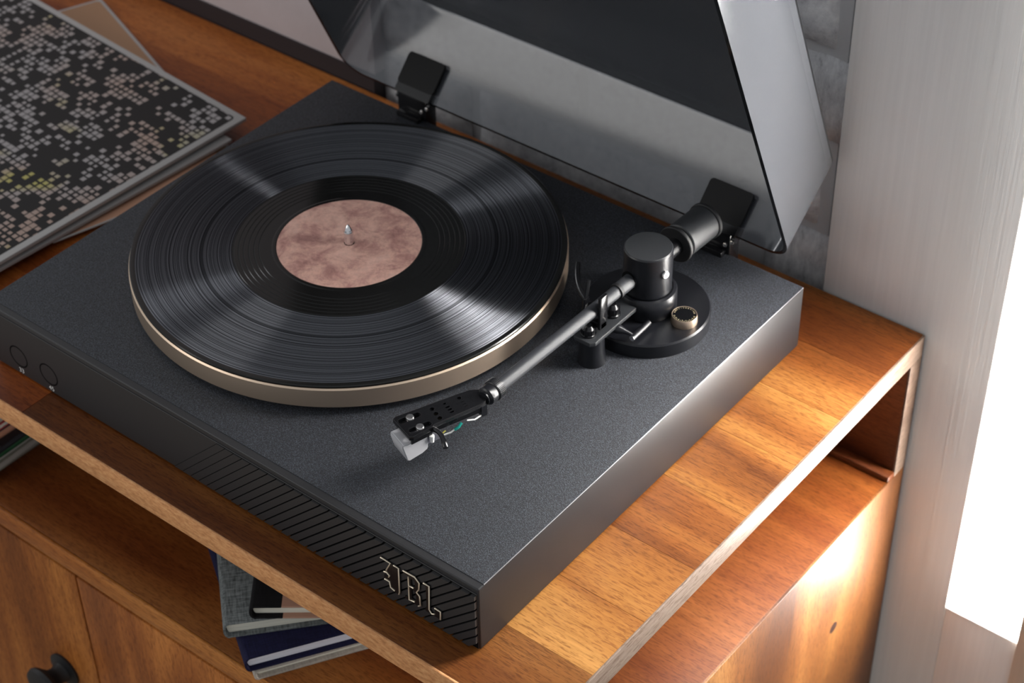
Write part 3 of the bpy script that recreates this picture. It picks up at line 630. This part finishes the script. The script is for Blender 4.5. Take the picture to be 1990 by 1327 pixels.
# ------------------------------------------------------------------ record sleeves beside the turntable
def m_mosaic():
    m = mat('black_print_with_square_mosaic', rough=0.5, spec=0.35); k = N(m)
    c = k.n('ShaderNodeTexCoord'); total = None; tone = None
    for cell, thr, seed, smax in ((5.7, 0.49, 0.0, 0.95),):
        sc = k.n('ShaderNodeVectorMath', operation='SCALE'); sc.inputs['Scale'].default_value = 1000.0 / cell; k.l(c.outputs['Object'], sc.inputs[0])
        fl_ = k.n('ShaderNodeVectorMath', operation='FLOOR'); k.l(sc.outputs[0], fl_.inputs[0])
        s1 = k.n('ShaderNodeSeparateXYZ'); k.l(fl_.outputs[0], s1.inputs[0]); cx = k.n('ShaderNodeCombineXYZ'); k.l(s1.outputs[0], cx.inputs[0]); k.l(s1.outputs[1], cx.inputs[1]); cx.inputs[2].default_value = seed
        fr = k.n('ShaderNodeVectorMath', operation='FRACTION'); k.l(sc.outputs[0], fr.inputs[0]); s2 = k.n('ShaderNodeSeparateXYZ'); k.l(fr.outputs[0], s2.inputs[0])
        wn_ = k.n('ShaderNodeTexWhiteNoise', noise_dimensions='3D'); k.l(cx.outputs[0], wn_.inputs['Vector'])
        ns = k.noise(cx.outputs[0], 0.16, 3, 0.6)
        d_ = k.math('MAXIMUM', k.math('ABSOLUTE', k.math('SUBTRACT', s2.outputs[0], 0.5)), k.math('ABSOLUTE', k.math('SUBTRACT', s2.outputs[1], 0.5)))
        size = k.math('MULTIPLY', k.math('ADD', k.math('MULTIPLY', wn_.outputs['Color'], 0.60), 0.42), 0.5 * smax)
        keep = k.math('GREATER_THAN', k.math('ADD', ns, k.math('MULTIPLY', k.math('SUBTRACT', wn_.outputs['Value'], 0.5), 0.34)), thr)
        sq = k.math('MULTIPLY', k.math('LESS_THAN', d_, size), keep)
        total = sq if total is None else k.math('MAXIMUM', total, sq)
    g = k.noise(k.coord((9, 9, 9)), 1.0, 2); g2 = k.noise(k.coord((16, 16, 16)), 1.0, 2)
    tint = k.mix(k.ramp(g, [(0.45, (0, 0, 0)), (0.62, (1, 1, 1))]), (0.36, 0.34, 0.34), (0.42, 0.31, 0.26))
    tint = k.mix(k.ramp(g2, [(0.56, (0, 0, 0)), (0.70, (1, 1, 1))]), tint, (0.46, 0.42, 0.14))
    k.l(k.mix(total, (0.012, 0.012, 0.012), tint), k.b.inputs['Base Color']); return m
M_MOSAIC = m_mosaic()
M_CARD = mat('white_card', (0.46, 0.45, 0.44), 0.7)
M_TAN = mat('tan_card', (0.40, 0.23, 0.13), 0.65); M_PEACH = mat('peach_card', (0.62, 0.34, 0.22), 0.6)
M_CARDDIM = mat('light_grey_card', (0.42, 0.40, 0.39), 0.7)

def sleeve(name, label, cx, cy, z0, rz, ry, size, th, m_edge_, m_face, border):
    t = thing(name, label, 'record sleeve', (cx, cy, z0), rz, 'record sleeves piled beside the turntable'); t.rotation_euler = (0, ry, rz)
    h_ = size / 2
    box('jacket', m_edge_, t, -h_, h_, -h_, h_, 0, th, 0.5, 2)
    if m_face:
        me = plate_mesh('printed_front', [rrect(-h_ + border, h_ - border, -h_ + border, h_ - border, 4)], 0.10); place(me, Matrix.Translation((0, 0, th + 0.04))); link('printed_front', me, m_face, t)
    return t
rz = math.radians(-2.2)
def corner_center(cx, cy, size, rz):                                              # right-hand far corner -> centre
    return cx - (math.cos(rz) - math.sin(rz)) * size / 2, cy - (math.sin(rz) + math.cos(rz)) * size / 2
# tan sleeve at the bottom, turned
a = math.radians(-20.7); ex, ey = (math.cos(a), math.sin(a)), (math.sin(a), -math.cos(a))
c0 = (-752 + ex[0] * 145 + ey[0] * 145, 380 + ex[1] * 145 + ey[1] * 145)
sleeve('record_sleeve', 'tan record sleeve turned askew at the bottom of the pile by the turntable', c0[0], c0[1], 0.0, a, 0, 290, 3.2, M_CARD, M_TAN, 3.0)
cx, cy = corner_center(-491, 284, 300, math.radians(-4)); sleeve('record_sleeve', 'pale grey record sleeve sandwiched between the mosaic sleeve and the tan one', cx, cy, 12.6, math.radians(-4), math.radians(2.4), 300, 3.0, M_CARDDIM, M_CARD, 4.0)
cx, cy = corner_center(-496, 306.5, 311, rz); sleeve('record_sleeve', 'black record sleeve printed with a mosaic of pale and yellow squares, topmost', cx, cy, 20.6, rz, math.radians(2.9), 311, 3.4, M_CARD, M_MOSAIC, 6.0)
# loose inner sleeve sticking out on the turntable side
t = thing('inner_sleeve', 'peach paper inner sleeve with a curled white edge beside the turntable', 'paper sleeve', (-520, 200, 3.5))
bm = bmesh.new(); nu, nv = 14, 6; g = {}
ptsA = [(-486, 268), (-484, 240), (-483.5, 212), (-486, 186), (-491, 160), (-498, 134), (-506, 108)]
for i in range(7):
    for j in range(nv + 1):
        x = ptsA[i][0] - 60 * j / nv; y = ptsA[i][1]; zz = 0.1 + 0.7 * math.sin(i * 0.9) ** 2 * (1 - j / nv)
        g[i, j] = (x + 520, y - 200, zz)
for lay in (0, 1):
    vs = {k_: bm.verts.new(Vector(v) + Vector((0, 0, 0.25 * lay))) for k_, v in g.items()}
    for i in range(6):
        for j in range(nv): bm.faces.new([vs[i, j], vs[i + 1, j], vs[i + 1, j + 1], vs[i, j + 1]])
    if lay == 0: low = vs
    else:
        rim = [(i, 0) for i in range(7)] + [(6, j) for j in range(1, nv + 1)] + [(i, nv) for i in range(5, -1, -1)] + [(0, j) for j in range(nv - 1, 0, -1)]
        for q in range(len(rim)): bm.faces.new([low[rim[q]], low[rim[(q + 1) % len(rim)]], vs[rim[(q + 1) % len(rim)]], vs[rim[q]]])
finish(bm, 'paper', M_PEACH, t, smooth=60)
tube('folded_edge', M_CARD, t, [(x + 520.5, y - 200, 0.9 + 0.7 * math.sin(i * 0.9) ** 2) for i, (x, y) in enumerate(ptsA)], 0.9, 8)

# ------------------------------------------------------------------ books on the open shelf
ZS = -125.7
def m_cloth(name, c, contrast=0.5, scale=900):
    m = mat(name, c, 0.8, spec=0.2); k = N(m)
    a_ = k.noise(k.coord((scale, scale * 0.12, scale)), 1.0, 2); b_ = k.noise(k.coord((scale * 0.12, scale, scale)), 1.0, 2)
    f = k.math('MULTIPLY', k.math('ADD', a_, b_), 0.5)
    k.l(k.ramp(f, [(0.35, tuple(x * (1 - contrast) for x in c)), (0.65, tuple(min(1, x * (1 + contrast)) for x in c))]), k.b.inputs['Base Color']); k.bump(f, 0.4, 0.0005); return m
M_LINEN = m_cloth('grey_linen', (0.15, 0.165, 0.165), 0.6); M_NAVY = m_cloth('navy_cloth', (0.009, 0.009, 0.038), 0.3); M_BLACKCLOTH = m_cloth('black_cloth', (0.006, 0.006, 0.007), 0.3)
M_CREAMCOVER = m_cloth('cream_cover', (0.42, 0.38, 0.33), 0.2); M_PEACHCOVER = mat('peach_cover', (0.40, 0.22, 0.15), 0.6)
def m_pages(name, c):
    m = mat(name, c, 0.8, spec=0.1); k = N(m); f = k.noise(k.coord((40, 40, 3000)), 1.0, 2)
    k.l(k.ramp(f, [(0.35, tuple(x * 0.8 for x in c)), (0.6, c)]), k.b.inputs['Base Color']); return m
M_PAGES = m_pages('cream_pages', (0.84, 0.82, 0.70)); M_PAGESW = m_pages('white_pages', (0.80, 0.80, 0.86))
def book(label, corner, ang, z0, th, wid, ln_, m_cov, m_pg, half=None):
    """corner: spine's near lower corner; width runs along ang, spine along ang + 90 degrees"""
    t = thing('book', label, 'book', (*corner, z0), ang, 'books piled on the open shelf')
    c_ = 1.6
    for z_a, z_b in ((0, c_), (th - c_, th)): 
        if half: 
            box('cover', m_cov, t, 3, half, 0, ln_, z_a, z_b, 0.5, 2); box('cover', M_PEACHCOVER, t, half, wid, 0, ln_, z_a, z_b, 0.5, 2)
        else: box('cover', m_cov, t, 3, wid, 0, ln_, z_a, z_b, 0.6, 2)
    # rounded spine
    bm = bmesh.new(); n_ = 10; o_, i_ = [], []
    for k_ in range(n_ + 1):
        a_ = math.pi / 2 + math.pi * k_ / n_
        o_.append((4.0 + 4.0 * math.cos(a_), th / 2 + th / 2 * math.sin(a_))); i_.append((4.2 + 2.6 * math.cos(a_), th / 2 + (th / 2 - c_ * 0.8) * math.sin(a_)))
    poly = o_ + i_[::-1]; Ms = Matrix(((1, 0, 0, 0), (0, 0, 1, 0), (0, 1, 0, 0), (0, 0, 0, 1))); add_prism(bm, poly, Ms, 0, ln_)
    finish(bm, 'spine', m_cov, t, smooth=40)
    bm = bmesh.new(); pts_ = [(4.4 + 2.0 * math.cos(math.pi / 2 + math.pi * k_ / 8), th / 2 + (th / 2 - c_) * math.sin(math.pi / 2 + math.pi * k_ / 8)) for k_ in range(9)] + [(wid - 3, c_), (wid - 3, th - c_)]
    add_prism(bm, pts_, Ms, 4.0, ln_ - 4); finish(bm, 'page_block', m_pg, t, smooth=40)
    return t
R_ = math.radians
book('thin cream book at the bottom of the pile on the shelf', (-174.5, -34.0), R_(58.5), ZS, 9.0, 150, 215, M_CREAMCOVER, M_PAGES)
book('navy blue book with white pages under the grey linen book', (-178, -37.5), R_(57.5), ZS + 9.0, 13.5, 150, 215, M_NAVY, M_PAGESW)
book('grey linen book with rounded spine beneath the black-spined book', (-201, -32.5), R_(48.5), ZS + 22.5, 14.0, 150, 205, M_LINEN, M_PAGES)
book('black-spined book with peach covers on top of the grey linen book', (-190, -17.5), R_(38.5), ZS + 36.5, 12.0, 120, 170, M_BLACKCLOTH, M_PAGES, half=22)

# ------------------------------------------------------------------ magazines lying at the left end of the shelf
mags = [(5.5, (0.20, 0.18, 0.15), 'dark grey-brown magazine, lowest of the pile at the left of the shelf'), (6.5, (0.34, 0.31, 0.25), 'beige magazine second from the bottom of the pile at the left'), (6.0, (0.24, 0.24, 0.19), 'olive grey magazine beneath the green one at the left of the shelf'),
        (6.5, (0.02, 0.10, 0.035), 'dark green magazine in the middle of the pile at the left'), (5.5, (0.02, 0.02, 0.025), 'black magazine lying directly on the dark green one'), (6.0, (0.46, 0.22, 0.14), 'peach-orange magazine between the two dark ones at the left'),
        (4.0, (0.015, 0.015, 0.02), 'thin black magazine under the red one at the left of the shelf'), (5.0, (0.42, 0.03, 0.03), 'red and white magazine near the top of the pile at the left'), (6.0, (0.48, 0.43, 0.34), 'cream magazine, topmost of the pile at the left of the shelf')]
z = ZS
for i, (th, c, lab) in enumerate(mags):
    t = thing('magazine', lab, 'magazine', (-464 - 105 + random.uniform(-2.5, 2.5), 110 + random.uniform(-4, 4), z), R_(random.uniform(-1.5, 1.5)), 'magazines lying at the left end of the shelf')
    mc = mat('magazine_cover_%s' % lab.split()[0], c, 0.45)
    box('cover', mc, t, -105, 105, -135, 135, th - 0.8, th, 0.2, 1); box('cover', mc, t, -105, 105, -135, 135, 0.0, 0.8, 0.2, 1)
    box('page_block', m_pages('magazine_pages', (0.5, 0.47, 0.42) if i in (0, 1, 2, 7, 8) else tuple(min(1, x * 1.1 + 0.02) for x in c)), t, -104.4, 104.4, -134, 134, 0.8, th - 0.8, 0, 1)
    z += th
